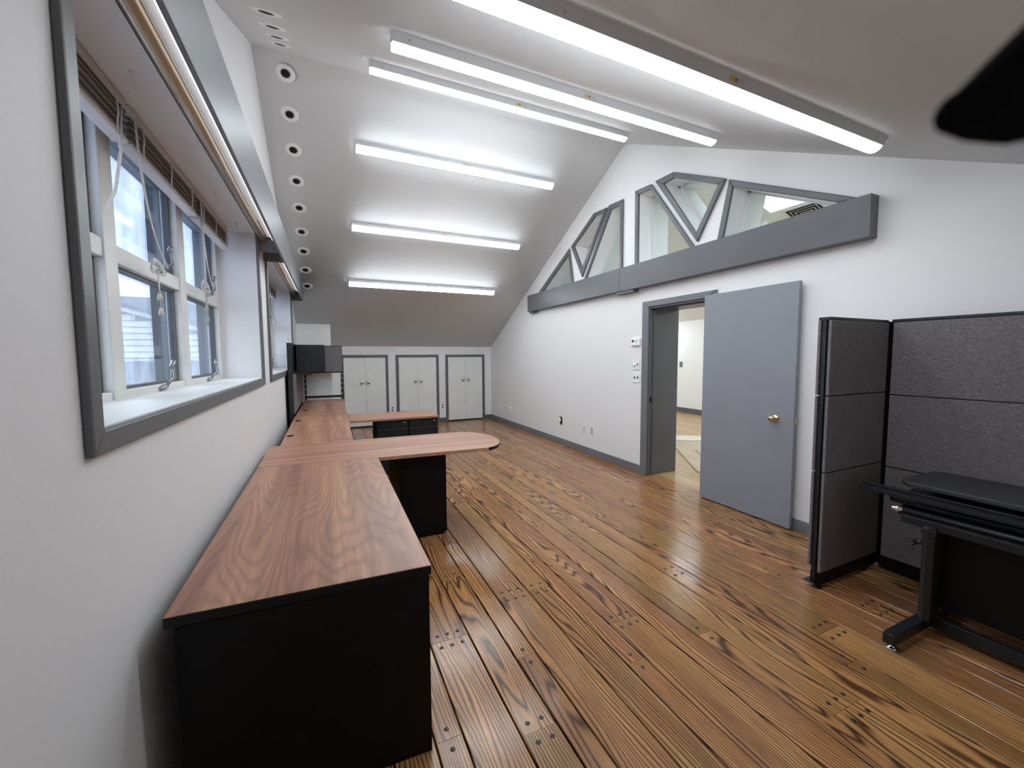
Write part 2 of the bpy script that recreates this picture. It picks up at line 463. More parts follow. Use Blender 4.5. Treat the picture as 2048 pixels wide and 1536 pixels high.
o = obj('floor_pegs', far_pegs, 'peg', floor); o['kind'] = 'stuff'

# ---- adjoining room seen through the doorway and the truss glass
AX1 = 8.3
af = tag(obj('floor_adjoining', MB().box(XR + .12, AX1 + .1, .3, 9.2, -.06, -.014), 'subfloor'), 'pale honey oak strip floor of the room beyond the doorway', 'floor', kind='structure')
x = XR + .112
while x < AX1:
    a = rnd.uniform(3.2, 4.2)
    lo = 2.952 if x < XR2 - .05 else .35
    hi = 3.798 if x < XR2 - .05 else 9.1
    ys = [lo] + ([a + k * 1.9 for k in range(-1, 3) if lo + .3 < a + k * 1.9 < hi - .3] if hi > 5 else []) + [hi]
    for a_, b_ in zip(ys[:-1], ys[1:]):
        obj('plank', plank_mesh(min(.083, AX1 - x), b_ - a_), 'oak2', af, loc=(x + .0415, (a_ + b_) / 2, -.0005))
    x += .083
tag(obj('wall_adjoining_far', MB().box(AX1, AX1 + .1, .3, 9.2, 0, 2.5), 'annexwall'), 'white far wall of the adjoining room', 'wall', kind='structure')
tag(obj('wall_adjoining_end', MB().box(XR2, AX1 + .1, 9.1, 9.2, 0, 4), 'annexwall'), 'white end wall of the adjoining room', 'wall', kind='structure')
tag(obj('wall_adjoining_near', MB().box(XR2, AX1 + .1, .25, .35, 0, 4), 'annexwall'), 'white near wall of the adjoining room', 'wall', kind='structure')
tag(obj('baseboard_adjoining', MB().box(AX1 - .018, AX1, .35, 9.1, 0, .13), 'trim', bevel=.004), 'grey baseboard along the adjoining room wall', 'baseboard', kind='structure')
sk = [(4.5, 2.3), (5.388, 2.3), (5.388, 3.575), (4.5, 3.575)]
tag(obj('ceiling_adjoining', MB().holed([(XR2 - .02, .25), (AX1 + .1, .25), (AX1 + .1, 9.2), (XR2 - .02, 9.2)], [sk],
        lambda p, q, t: (p, q, ADJ(p) + t), 0, .05), 'annexwall'), 'white sloped ceiling of the adjoining room with a skylight', 'ceiling', kind='structure')
wall_up = MB().prism([(.3, 3.0), (9.2, 3.0), (9.2, 3.85), (.3, 3.85)], YZ, XR2 - .03, XR2)
sky = thing('window_9', 'bright square skylight in the adjoining room ceiling', 'skylight', (4.95, 2.94, ADJ(4.95) + .052), (0, math.atan(.344), 0), kind='structure')
fr = MB()
for a, b, c, d in ((-.50, -.47, -.66, .66), (.465, .495, -.66, .66), (-.47, .465, -.66, -.636), (-.47, .465, .636, .66)): fr.box(a, b, c, d, .002, .05)
obj('frame', fr, 'white', sky)
obj('pane', MB().box(-.47, .465, -.636, .636, .02, .026), 'pane', sky)

# ================================================================== DOORWAY, DOOR, TRIM
jt = tag(obj('trim_1', MB().box(XR - .004, XR2, DY1 - .03, DY1 + .002, 0, DZ), 'trim'), 'deep grey door frame of the open doorway', 'door frame', kind='structure')
obj('jamb', MB().box(XR - .004, XR2 + .004, DY0 - .002, DY0 + .03, 0, DZ), 'trim', jt)
obj('head_jamb', MB().box(XR - .004, XR2 + .004, DY0, DY1, DZ - .03, DZ + .002), 'trim', jt)
obj('stop', MB().box(XR + .055, XR + .085, DY1 - .045, DY1 - .03, 0, DZ - .03), 'trim', jt)
obj('stop', MB().box(XR + .055, XR + .085, DY0 + .03, DY1 - .03, DZ - .045, DZ - .03), 'trim', jt)
ct = .022
obj('casing', MB().prism([(DY1 - .022, 0), (3.884, 0), (3.884, 2.112), (DY1 - .022, 2.043)], YZ, XR - ct, XR), 'casinggrey', jt, bevel=.006)
obj('casing', MB().prism([(DY1 - .022, 2.043), (3.884, 2.112), (2.85, 2.112), (DY0 + .016, 2.043)], YZ, XR - ct, XR), 'casinggrey', jt, bevel=.006)
obj('casing', MB().prism([(DY0 + .016, 0), (2.85, 0), (2.85, 2.112), (DY0 + .016, 2.043)], YZ, XR - ct + .006, XR), 'casinggrey', jt, bevel=.004)
obj('strike_plate', MB().box(XR + .01, XR + .04, DY1 - .033, DY1 - .0295, .90, .96), 'void', jt)

XD = 3.480
dr = thing('door_1', 'flush grey door swung fully open against the right wall', 'door', (XD + .018, 2.95, 0), kind='structure')
obj('door_leaf', MB().box(-.018, .018, -.90, .0, .012, 2.062), 'doorgrey', dr, bevel=.002)
kb = MB().lathe([(.0, 0), (.032, .0), (.033, .004), (.030, .009), (.016, .013), (.011, .022), (.012, .034), (.021, .042), (.0265, .054), (.0255, .064), (.019, .071), (.008, .073), (0, .073)], (-.018, -.75, .925), (-1, 0, 0), n=24)
obj('door_knob', kb, 'brass', dr)
lt = obj('latch_plate', MB().box(-.012, .012, -.9025, -.899, .895, .955), 'brass', dr)
obj('latch_bolt', MB().box(-.006, .006, -.911, -.902, .917, .934), 'steel', lt)
for z in (.2, 1.03, 1.85):
    obj('hinge', MB().cyl((.012, .005, z - .05), (.012, .005, z + .05), .007, 10), 'brass', dr)

# ---- truss windows
nm = ['leftmost low triangular truss window above the beam', 'small kite-shaped truss window left of the centre post', 'tall slanted truss window just left of the centre post',
      'tall slanted truss window just right of the centre post', 'large kite-shaped truss window with its tip pointing down', 'long right-hand triangular truss window showing a skylight']
for k in range(6):
    ti, to = TI[k], TO[k]; n = len(ti)
    cy = sum(p for p, q in ti) / n
    wn = thing('window_%d' % (k + 3), nm[k], 'window', (XR, cy, 2.6), kind='structure')
    L = (-XR, -cy, -2.6)
    for e in range(n):
        f = (e + 1) % n
        if ti[e][1] < 2.61 and ti[f][1] < 2.61: continue
        obj('casing', MB().prism([ti[e], to[e], to[f], ti[f]], YZ, XR - .028, XR), 'trim', wn, loc=L, bevel=.007)
    cx, cz = sum(p for p, q in ti) / n, sum(q for p, q in ti) / n
    ins = [(p + (cx - p) * .004, q + (cz - q) * .004) for p, q in ti]
    obj('pane', MB().prism(ins, YZ, XR + .235, XR + .241), 'truss', wn, loc=L)
    st = MB()
    for e in range(n):
        f = (e + 1) % n
        a, b = Vector(ti[e]), Vector(ti[f]); d = (b - a).normalized(); nn = Vector((-d.y, d.x))
        if nn.dot(Vector((cx, cz)) - a) < 0: nn = -nn
        a2, b2 = a + d * .006 + nn * .018, b - d * .006 + nn * .018
        st.prism([(a.x, a.y), (b.x, b.y), (b2.x, b2.y), (a2.x, a2.y)], YZ, XR + .205, XR + .233)
    obj('glazing_stop', st, 'white', wn, loc=L)

bm_ = thing('trim_2', 'long grey box beam under the truss windows', 'beam', (XR, 4.2, 2.28), kind='structure')
L = (-XR, -4.2, -2.28)
obj('beam_board', MB().box(XR - .10, XR + .0, 1.585, 4.216, 2.28, 2.572), 'trim', bm_, loc=L, bevel=.003)
obj('beam_board', MB().box(XR - .10, XR + .0, 4.219, 6.815, 2.285, 2.576), 'trim', bm_, loc=L, bevel=.003)
obj('beam_bracket', MB().box(XR - .085, XR, 3.98, 4.30, 2.25, 2.28), 'trim', bm_, loc=L)
obj('beam_bracket', MB().box(XR - .07, XR, 6.60, 6.80, 2.255, 2.285), 'trim', bm_, loc=L)

# ---- baseboards
bb = tag(obj('baseboard_right', MB().box(XR - .016, XR, 3.886, KY, 0, .098), 'casinggrey', bevel=.005), 'grey baseboard along the right wall', 'baseboard', kind='structure')
obj('baseboard_piece', MB().box(XR - .016, XR, YB, 2.848, 0, .098), 'casinggrey', bb, bevel=.005)
bk = tag(obj('baseboard_knee', MB().box(3.378, XR - .016, KY - .016, KY, 0, .095), 'trim', bevel=.005), 'grey baseboard between the closet doors on the knee wall', 'baseboard', kind='structure')
obj('baseboard_piece', MB().box(2.296, 2.443, KY - .016, KY, 0, .095), 'trim', bk, bevel=.005)
obj('baseboard_piece', MB().box(1.21, 1.362, KY - .016, KY, 0, .095), 'trim', bk, bevel=.005)
obj('baseboard_piece', MB().box(.115, .24, KY - .016, KY, 0, .095), 'trim', bk, bevel=.005)

# ---- closet doors in the knee wall
def closet(n, x0, x1, o0, o1, label):
    c = thing('door_%d' % n, label, 'closet door', ((x0 + x1) / 2, KY, 0), kind='structure')
    cx = (x0 + x1) / 2; h = (x1 - x0) / 2; ol, orr = o0 - cx, o1 - cx
    T = .024
    obj('casing', MB().prism([(ol, 0), (-h - .004, 0), (-h - .004, 1.452), (ol, 1.507)], XZ, -T, 0), 'trim', c, bevel=.005)
    obj('casing', MB().prism([(orr, 0), (h + .004, 0), (h + .004, 1.452), (orr, 1.507)], XZ, -T, 0), 'trim', c, bevel=.005)
    obj('casing', MB().prism([(ol, 1.507), (-h - .004, 1.452), (h + .004, 1.452), (orr, 1.507)], XZ, -T, 0), 'trim', c, bevel=.005)
    obj('threshold_gap', MB().box(-h, h, -.004, 0, 0, .03), 'void', c)
    for s in (-1, 1):
        a, b = (-h, -.002) if s < 0 else (.002, h)
        d = obj('door_leaf', MB().box(a, b, -.018, -.001, .03, 1.446), 'closet', c, bevel=.0015)
        obj('knob', MB().lathe([(.0, 0), (.033, 0), (.033, .004), (.014, .008), (.012, .022), (.026, .032), (.034, .046), (.030, .057), (.016, .063), (0, .064)], (s * .062, -.018, .94), (0, -1, 0), n=20), 'chrome', d)
        for z in (.2, 1.26):
            obj('hinge', MB().cyl((s * (h + .001), -.024, z - .035), (s * (h + .001), -.024, z + .035), .006, 8), 'steel', d)
closet(2, .339, 1.154, .283, 1.208, 'leftmost pair of white closet doors, partly behind the black hutch frame')
closet(3, 1.426, 2.234, 1.366, 2.293, 'middle pair of white closet doors behind the return desk')
closet(4, 2.506, 3.315, 2.446, 3.375, 'right pair of white closet doors nearest the right wall')

# ================================================================== WINDOWS in the left wall
def window(n, W, label, blinds, hooks):
    u0, u1, z0, z1 = W
    wn = thing('window_%d' % n, label, 'window', LO, (0, 0, LROT), kind='structure')
    c = .057; t = .02
    o0, o1, p0, p1 = u0 - c, u1 + c, z0 - .06, z1 + .06
    for q in ([(u0, z0), (o0, p0), (o0, p1), (u0, z1)], [(u1, z0), (o1, p0), (o1, p1), (u1, z1)], [(u0, z0), (o0, p0), (o1, p0), (u1, z0)], [(u0, z1), (o0, p1), (o1, p1), (u1, z1)]):
        obj('casing', MB().prism(q, UZ, 0, t), 'trim', wn, bevel=.006)
    obj('sill', MB().box(-.285, .004, u0, u1, z0 - .004, z0 + .004), 'white', wn)
    V0, V1 = -.345, -.28           # frame depth
    cw = (u1 - u0 - .33) / 3
    lay = []
    u = u0 + .045
    mull = .11; cwid = (u1 - u0 - .09 - 2 * mull) / 3
    cols = []
    for k in range(3):
        cols.append((u, u + cwid)); u += cwid + mull
    zt0, zt1 = 1.868, 1.942
    for a, b in ((u0, u0 + .045), (u1 - .045, u1)): obj('jamb', MB().box(V0, V1 + .01, a, b, z0, z1), 'sashwhite', wn, bevel=.003)
    for k in range(2): obj('mullion', MB().box(V0, V1 + .012, cols[k][1], cols[k + 1][0], z0, z1), 'sashwhite', wn, bevel=.004)
    obj('head_rail', MB().box(V0, V1 + .01, u0, u1, z1 - .05, z1), 'sashwhite', wn)
    for k, (a, b) in enumerate(cols):
        obj('transom', MB().box(V0, V1 + .006, a, b, zt0, zt1), 'sashwhite', wn, bevel=.003)
        obj('bottom_rail', MB().box(V0, V1 + .006, a, b, z0, z0 + .037), 'sashwhite', wn, bevel=.003)
        for lo, hi, up in ((z0 + .037, zt0, 0), (zt1, z1 - .05, 1)):
            sf = MB(); e = .014
            sf.box(V0 + .012, V1 - .022, a, a + e, lo, hi); sf.box(V0 + .012, V1 - .022, b - e, b, lo, hi)
            sf.box(V0 + .012, V1 - .022, a + e, b - e, lo, lo + e); sf.box(V0 + .012, V1 - .022, a + e, b - e, hi - e, hi)
            s = obj('sash', sf, 'alu', wn)
            obj('pane', MB().box(V0 + .024, V0 + .030, a + e, b - e, lo + e, hi - e), 'pane', s)
            # crank handle at the bottom of the sash
            cu = a + (b - a) * (.53 if not up else .62); zc = lo + .004
            base = MB().tube([(V1 + .006, cu - .045, zc - .028), (V1 + .012, cu, zc - .020), (V1 + .016, cu + .03, zc - .014)], [.011, .015, .012], 8)
            base.tube([(V1 + .016, cu + .025, zc - .012), (V1 + .05, cu + .045, zc + .03), (V1 + .05, cu + .02, zc + .095)], [.008, .007, .006], 8)
            base.tube([(V1 + .05, cu + .035, zc + .115), (V1 + .05, cu - .005, zc + .083)], [.011, .011], 8)
            obj('crank_handle', base, 'crank', s)
    # dark storm frame outside
    sfm = MB()
    for a, b in ((u0 + .06, u0 + .16), (cols[0][1] + .15, cols[0][1] + .30), (cols[1][1] + .15, cols[1][1] + .30), (u1 + .15, u1 + .33)):
        obj('storm_post', MB().box(-.46, -.40, a, b, z0 - .1, z1 + .1), 'storm', wn)
    obj('storm_rail', MB().box(-.45, -.40, u0, u1 + .33, z1 + .0, z1 + .14), 'storm', wn)
    edges = [u0 - .3, cols[0][1] + .225, cols[1][1] + .225, u1 + .24, u1 + 1.1]
    for a, b in zip(edges[:-1], edges[1:]):
        obj('plastic_film', MB().box(-.482, -.480, a, b, 1.905, z1 + .12), 'filmhi', wn)
        obj('storm_pane', MB().box(-.482, -.480, a, b, z0 - .1, 1.903), 'filmlo', wn)
    obj('storm_rail', MB().box(-.45, -.40, u0, u1 + .33, z0 - .12, z0 + .02), 'storm', wn)
    return cols

cols1 = window(1, W1, 'large near window with grey casing and six white sashes', 3, 3)
cols2 = window(2, W2, 'second window farther along the left wall', 3, 2)

# ---- venetian blinds bunched at the top of each recess
def blind(u0, u1, label, drop=0.0, wand=False, cord='wrap', group=None, zc=None):
    b = thing('window_blind', label, 'blind', LO, (0, 0, LROT), group)
    v = -.20
    obj('head_rail', MB().box(v - .022, v + .022, u0, u1, 2.448, 2.486), 'slatw', b, bevel=.003)
    ns = 11
    for k in range(ns):
        z = 2.442 - k * .0088
        obj('slat', MB().prism([(-.024, 0), (0, .004), (.024, 0), (.024, .0022), (0, .0062), (-.024, .0022)], lambda p, q, t, z=z, dv=rnd.uniform(-.003, .003): (v + p + dv, t, z - .006 + q), u0 + .004, u1 - .004), 'slatp' if k % 3 == 1 else 'slat', b)
    obj('bottom_rail', MB().box(v - .025, v + .025, u0, u1, 2.318 - drop, 2.338 - drop), 'slatw', b, bevel=.004)
    for k in range(3):
        uu = u0 + (u1 - u0) * (.12 + .38 * k)
        obj('ladder_cord', MB().tube([(v + .027, uu, 2.45), (v + .030, uu + .004, 2.40), (v + .028, uu - .004, 2.36), (v + .027, uu, 2.32)], .0035, 5), 'cord', b)
    if wand: obj('tilt_wand', MB().tube([(v + .03, u0 + .03, 2.44), (v + .032, u0 + .03, 1.67)], .006, 8), 'slatw', b)
    if cord == 'wrap':
        uc, zz = zc
        for dd in (0, .012):
            pts = []
            for k in range(11):
                t = k / 10
                pts.append((v + .03, u0 + .02 + (uc - u0 - .02) * t ** 1.5 + dd, 2.44 + (zz - 2.44) * (t ** .75 if dd == 0 else t) - .10 * math.sin(PI * t) * (1 if dd else .4)))
            obj('cord', MB().tube(pts, .0028, 5), 'cord', b)
        coil = []
        for q in range(4):
            r = .028 + .006 * q
            coil += [(v - .02 + .006 * q + r * .3 * math.cos(a), uc + r * math.sin(a + q), zz + r * math.cos(a + q) * .9) for a in [2 * PI * k / 14 for k in range(14)]]
        obj('cord_coil', MB().tube(coil, .0028, 5), 'cord', b)
        obj('cord', MB().tube([(v - .01, uc, zz - .02), (v - .008, uc + .004, zz - .12)], .002, 5), 'cord', b)
        obj('cord', MB().tube([(v - .01, uc + .012, zz - .02), (v - .008, uc + .012, zz - .19)], .002, 5), 'cord', b)
        for du, dz in ((.004, -.12), (.012, -.19)):
            obj('tassel', MB().lathe([(.003, 0), (.006, -.004), (.012, -.034), (0, -.035)], (v - .008, uc + du, zz + dz), (0, 0, 1), n=10), 'tassel', b)
    elif cord == 'loop':
        for d in (0, .014):
            obj('cord', MB().tube([(v + .03, uc_, z_) for uc_, z_ in ((u1 - .06, 2.44), (u1 - .10 + d, 2.25), (u1 - .17 + d, 2.08), (u1 - .26 + d, 1.98), (u1 - .33, 1.955))], .0028, 5), 'cord', b)
    return b
G = 'raised blinds at the tops of the left windows'
blind(1.37, 2.165, 'raised brown blind at the near end of the large window', cord='loop', group=G)
blind(2.20, 3.09, 'raised brown blind in the middle of the large window, cord wound on a crank', group=G, zc=(2.50, 1.90))
blind(3.13, 3.93, 'raised brown blind at the far end of the large window, with hanging wand', wand=True, group=G, zc=(3.33, 1.94))
blind(4.62, 5.43, 'raised brown blind at the near end of the second window', cord=None, group=G)
blind(5.46, 6.28, 'raised brown blind in the middle of the second window', cord=None, group=G)
blind(6.31, 7.10, 'raised brown blind at the far end of the second window', group=G, zc=(6.95, 1.96))

# ---- cup hooks in the recess heads
hk = MB().tube([(0, 0, 0), (0, 0, -.02), (.006, 0, -.028), (.016, 0, -.035), (.020, 0, -.048), (.012, 0, -.060), (-.002, 0, -.062), (-.012, 0, -.052)], .0032, 6)
hk.lathe([(0, 0), (.008, 0), (.008, -.004), (0, -.004)], (0, 0, 0), (0, 0, 1), n=10)
hme = hk.mesh('cup_hook'); hme.materials.append(M['plastic'])
def L2W(u, v, z): return LO + Vector((math.cos(LROT) * v - math.sin(LROT) * u, math.sin(LROT) * v + math.cos(LROT) * u, z))
for u, lab in ((1.95, 'white cup hook in the near window head, nearest the camera'), (3.12, 'white cup hook in the near window head, middle'), (3.75, 'white cup hook in the near window head, far end'),
               (5.1, 'white cup hook in the second window head, nearer one'), (6.2, 'white cup hook in the second window head, farther one')):
    o = bpy.data.objects.new('cup_hook', hme); COL.objects.link(o); o.location = L2W(u, -.085, 2.49); o.rotation_euler = (0, 0, 1.2)
    tag(o, lab, 'hook', 'cup hooks in the window heads')

# ---- valances over the windows with a strip light inside each
def valance(ua, ub, ra, rb, label, lab2):
    b = thing('window_valance', label, 'valance', LO, (0, 0, LROT), 'grey valances over the windows')
    zt = lambda u: min(2.66, ceil_z(u + .03) - .012)
    obj('face_board', MB().prism([(ua, 2.352), (ub, 2.352), (ub, zt(ub)), (min(ub, 6.98), 2.66), (ua, 2.66)], UZ, .162, .18), 'trim', b, bevel=.002)
    for r in (ra, rb): obj('end_board', MB().box(.0, .162, r, r + .018, 2.352, min(2.60, zt(r + .02) - .01)), 'trim', b)
    f = thing('valance_light', lab2, 'light fixture', LO, (0, 0, LROT), 'strip lights behind the valances')
    e = rb - .06 if rb < 5 else 6.9
    obj('housing', MB().box(.085, .126, ra + .06, e, 2.455, 2.60), 'plastic', f, bevel=.004)
    obj('lens', MB().prism([(.1265, 2.43), (.136, 2.425), (.145, 2.44), (.145, 2.47), (.1265, 2.49)], UZ if False else (lambda p, q, t: (p, t, q)), ra + .08, e - .02), 'lens2', f)
    obj('track', MB().tube([(.056, ra + .03, 2.452), (.056, rb - .01, 2.452)], .026, 14), 'bronze', f)
valance(.55, 4.055, .75, 4.02, 'grey valance board above the near window', 'slim strip light and bronze rail above the near window')
valance(4.06, 7.33, 4.42, 7.28, 'grey valance board above the second window', 'slim strip light and bronze rail above the second window')

# ================================================================== CEILING LIGHTS
def strip(y_edge, near, label, x0=.385, x1=2.855):
    sl = math.atan(SN) if near else -math.atan(SF)
    yc = y_edge + .05 * math.cos(sl)
    t = thing('strip_light', label, 'ceiling light', ((x0 + x1) / 2, yc, ceil_z(yc) - .0005), (sl, 0, 0), 'strip lights on the ceiling')
    h = (x1 - x0) / 2
    hs = obj('housing', MB().prism([(-.05, 0), (.05, 0), (.05, -.0455), (-.05, -.0455)], lambda p, q, tt: (tt, p, q), -h, h), 'housing', t)
    arc = [(-.0475 * math.cos(a), -.0475 - .040 * math.sin(a) ** 1.05) for a in [PI * k / 12 for k in range(0, 13)]]
    obj('lens', MB().prism(arc, lambda p, q, tt: (tt, p, q), -h + .004, h - .004, sm=True), 'lens', t)
    for s in (-1, 1):
        k = MB(); k.lathe([(0, .002), (.006, .002), (.008, 0)], (s * (h - .09), -.05, -.024), (0, -1, 0), n=10)
        k.lathe([(0, .002), (.004, .002), (.005, 0)], (s * (h - .40), -.05, -.024), (0, -1, 0), n=8)
        obj('knockout', k, 'steel', hs)['kind'] = 'stuff'
    obj('sticker', MB().box(-.02, .075, -.0512, -.0499, -.034, -.012), 'sticker', hs)
    obj('sticker_print', MB().box(-.016, .012, -.0518, -.0510, -.030, -.018).box(.012, .026, -.0518, -.0510, -.030, -.018, 1), ['yellow', 'red'], hs)
    obj('mounting_plate', MB().box(h - .02, h + .05, -.03, .03, -.008, 0), 'housing', t)
    return t
strip(1.25, True, 'largest strip light, nearest the camera, running off the top of the photo')
strip(2.322, True, 'second strip light from the camera on the near slope')
strip(3.372, True, 'strip light just on the near side of the ceiling ridge')
strip(4.887, False, 'uppermost strip light on the far ceiling slope')
strip(5.930, False, 'middle strip light on the far ceiling slope')
strip(7.002, False, 'lowest strip light on the far slope, above the closet doors')

# ---- row of small round downlights beside the left wall
dl_ring = MB().lathe([(.040, .0), (.040, -.002), (.046, -.004), (.072, -.0032), (.080, -.001), (.081, .0)], (0, 0, 0), (0, 0, 1), n=28).mesh('trim_ring')
dl_ring.materials.append(M['ceil'])
dl_hole = MB().lathe([(0, -.002), (.040, -.002), (.041, -.001)], (0, 0, 0), (0, 0, 1), n=24).mesh('opening'); dl_hole.materials.append(M['void'])
dl_baf = MB().lathe([(.040, -.0035), (.034, -.003), (.033, -.0022)], (0, 0, 0), (0, 0, 1), n=24).mesh('baffle'); dl_baf.materials.append(M['alu'])
ordn = ['first', 'second', 'third', 'fourth', 'fifth', 'sixth', 'seventh', 'eighth', 'ninth']
far_y = [4.405, 4.76, 5.11, 5.468, 5.823, 6.184, 6.519, 6.876, 7.22]; near_y = [3.847, 3.546, 3.209, 2.824, 2.45, 2.05]
for near, ys in ((False, far_y), (True, near_y)):
    for k, y in enumerate(ys):
        sl = math.atan(SN) if near else -math.atan(SF)
        xx = -.24 + (.0 if near else .006 * k / 2)
        zz = ceil_z(y) - (.012 if abs(y - RY) < .2 else 0)
        t = thing('downlight', '%s small round recessed light below the ridge on the %s slope' % (ordn[k], 'near' if near else 'far'), 'downlight', (xx, y, zz), (sl, 0, 0), 'round recessed lights by the left wall')
        for nm_, me in (('trim_ring', dl_ring), ('opening', dl_hole), ('baffle', dl_baf)):
            o = bpy.data.objects.new(nm_, me); COL.objects.link(o); o.parent = t

# ================================================================== DESKS
DT = .03
def desk_top(name, poly, parent, mat, black=lambda i: False, bev=.004, th=DT, z=.72):
    return obj(name, MB().prism(poly, XY, z - th, z, 0, side=lambda i: 1 if black(i) else 0), [mat, 'blackedge'], parent, bevel=bev)

def rel(poly, o): return [(x - o[0], y - o[1]) for x, y in poly]

# near desk
o = (-.06, 2.3, 0)
d1 = thing('desk', 'nearest desk with cherry top and black end panel in the foreground', 'desk', o)
P = rel([(-.452, 1.443), (.325, 1.413), (.339, 3.135), (-.443, 3.207)], o)
desk_top('desk_top', P, d1, 'lam', lambda i: i in (0,), bev=.005, th=.036)
q = rel([(-.43, 1.452), (.317, 1.424), (.318, 1.452), (-.43, 1.480)], o)
obj('end_panel', MB().prism(q, XY, 0, .678), 'black', d1, bevel=.002)
q = rel([(-.43, 3.15), (.322, 3.08), (.323, 3.105), (-.43, 3.178)], o)
obj('end_panel', MB().prism(q, XY, 0, .684), 'black', d1, bevel=.002)
obj('modesty_panel', MB().box(-.42 - o[0], -.40 - o[0], 1.48 - o[1], 3.13 - o[1], .02, .684), 'black', d1)
pb = obj('drawer_pedestal', MB().box(-.36 - o[0], .25 - o[0], 1.50 - o[1], 1.90 - o[1], .015, .682), 'black', d1, bevel=.002)
for z0_, z1_ in ((.03, .34), (.345, .655)): obj('drawer', MB().box(.25 - o[0], .268 - o[0], 1.505 - o[1], 1.895 - o[1], z0_, z1_), 'black', pb, bevel=.002)

# peninsula with D-shaped end
o = (.5, 3.5, 0)
pn = thing('peninsula_desk', 'peninsula worktop with rounded black-edged end jutting into the room', 'desk', o)
pts = [(-.442, 3.212), (.339, 3.14), (1.202, 3.088)]
ctrl = [(1.202, 3.088), (1.40, 3.14), (1.50, 3.50), (1.40, 3.78), (1.18, 3.868)]
for k in range(1, 15):
    t = k / 15
    c = [Vector(p) for p in ctrl]
    while len(c) > 1: c = [a * (1 - t) + b * t for a, b in zip(c[:-1], c[1:])]
    pts.append((c[0].x, c[0].y))
pts += [(1.18, 3.868), (.186, 3.903), (-.37, 3.924), (-.44, 3.926)]
desk_top('desk_top', rel(pts, o), pn, 'lamx', lambda i: 2 <= i <= 15, bev=.003, th=.028)
px, py = o[0], o[1]
sc = thing('support_cabinet', 'black support cabinet under the peninsula worktop', 'cabinet', (.69, 3.53, 0))
obj('body', MB().box(-.187, .187, -.304, .304, .018, .6915), 'black', sc, bevel=.002)
obj('plinth', MB().box(-.17, .17, -.285, .285, 0, .018), 'black', sc)
for z0_, z1_ in ((.03, .35), (.355, .52), (.525, .68)):
    dd = obj('drawer', MB().box(-.18, .18, .304, .322, z0_, z1_), 'blackmetal', sc, bevel=.002)
    obj('handle', MB().box(-.06, .06, .322, .334, z1_ - .035, z1_ - .022), 'blackmetal', dd)

# second desk, third desk
def back_desk(poly, label, grommets):
    cx = sum(p for p, q in poly) / 4; cy = sum(q for p, q in poly) / 4; o = (cx, cy, 0)
    d = thing('desk', label, 'desk', o, group='cherry desks along the left wall')
    P = rel(poly, o)
    desk_top('desk_top', P, d, 'lam', th=.028)
    (x0, y0), (x1, y1), (x2, y2), (x3, y3) = P
    for ya in (y0 + .05, y2 - .07): obj('end_panel', MB().box(max(x0, x3) + .03, min(x1, x2) - .03, ya, ya + .022, 0, .692), 'black', d)
    obj('modesty_panel', MB().box(max(x0, x3) + .06, max(x0, x3) + .08, y0 + .072, y2 - .07, .1, .692), 'black', d)
    for gx, gy in grommets:
        obj('grommet', MB().box(gx - o[0] - .026, gx - o[0] + .026, gy - o[1] - .042, gy - o[1] + .042, .7195, .7225), 'black', d, bevel=.001)
    return d
back_desk([(-.37, 3.930), (.208, 3.907), (.239, 5.735), (-.371, 5.800)], 'second desk beyond the peninsula, with two dark cable grommets by the wall', [(-.325, 4.37), (-.31, 5.375)])
back_desk([(-.364, 5.812), (.245, 5.748), (.277, 7.915), (-.342, 7.922)], 'farthest desk by the left wall, under the black overhead bin', [(-.275, 6.376), (-.25, 7.494)])

# return desk with two pedestals
o = (.77, 5.37, 0)
rt = thing('return_desk', 'narrow return desk in front of the closet doors', 'desk', o)
desk_top('desk_top', rel([(.243, 5.085), (1.298, 5.080), (1.302, 5.632), (.25, 5.69)], o), rt, 'lamx', th=.028)
obj('cable_notch', MB().box(.14, .24, .255, .275, .7195, .7215), 'black', rt)
def pedestal(x0, x1, label):
    c = (x0 + x1) / 2; hw = (x1 - x0) / 2
    p = thing('file_pedestal', label, 'cabinet', (c, 5.35, 0), group='file pedestals under the return desk')
    obj('body', MB().box(-hw, hw, -.20, .22, .012, .6915), 'black', p, bevel=.0015)
    obj('plinth', MB().box(-hw + .02, hw - .02, -.18, .20, 0, .012), 'black', p)
    for z0_, z1_ in ((.592, .683), (.30, .585), (.02, .293)):
        d = obj('drawer', MB().box(-hw + .004, hw - .004, -.222, -.20, z0_, z1_), 'blackmetal', p, bevel=.002)
        obj('drawer_pull', MB().box(-hw + .004, hw - .004, -.230, -.221, z1_ - .018, z1_ - .006), 'blackmetal', d, bevel=.003)
    obj('lock', MB().cyl((hw - .05, -.2225, .655), (hw - .05, -.229, .655), .0105, 14), 'chrome', p)
pedestal(.541, .924, 'left black file pedestal under the return desk')
pedestal(.928, 1.300, 'right black file pedestal under the return desk')

# ---- hutch partitions and overhead bin at the far left
pw = thing('slotted_partition', 'black slotted partition frame standing along the left wall beside the far desk', 'partition', (-.396, 6.9, 0), (0, 0, -.01))
obj('frame', MB().box(-.025, .02, -1.0, 1.02, .02, 1.635), 'blackmetal', pw)
obj('top_cap', MB().box(-.03, .028, -1.005, 1.03, 1.635, 1.65), 'blackmetal', pw)
obj('end_post', MB().box(-.028, .026, -1.03, -1.0, .02, 1.645), 'blackmetal', pw)
sl_ = MB()
for k in range(42): sl_.box(-.006, .0, -1.0325, -1.0295, .76 + k * .021, .77 + k * .021); sl_.box(.012, .018, -1.0325, -1.0295, .76 + k * .021, .77 + k * .021)
s = obj('slots', sl_, 'alu', pw); s['kind'] = 'stuff'
obj('fabric_tile', MB().box(.021, .034, -.30, 1.0, .735, 1.24), 'fabric', pw, bevel=.003)
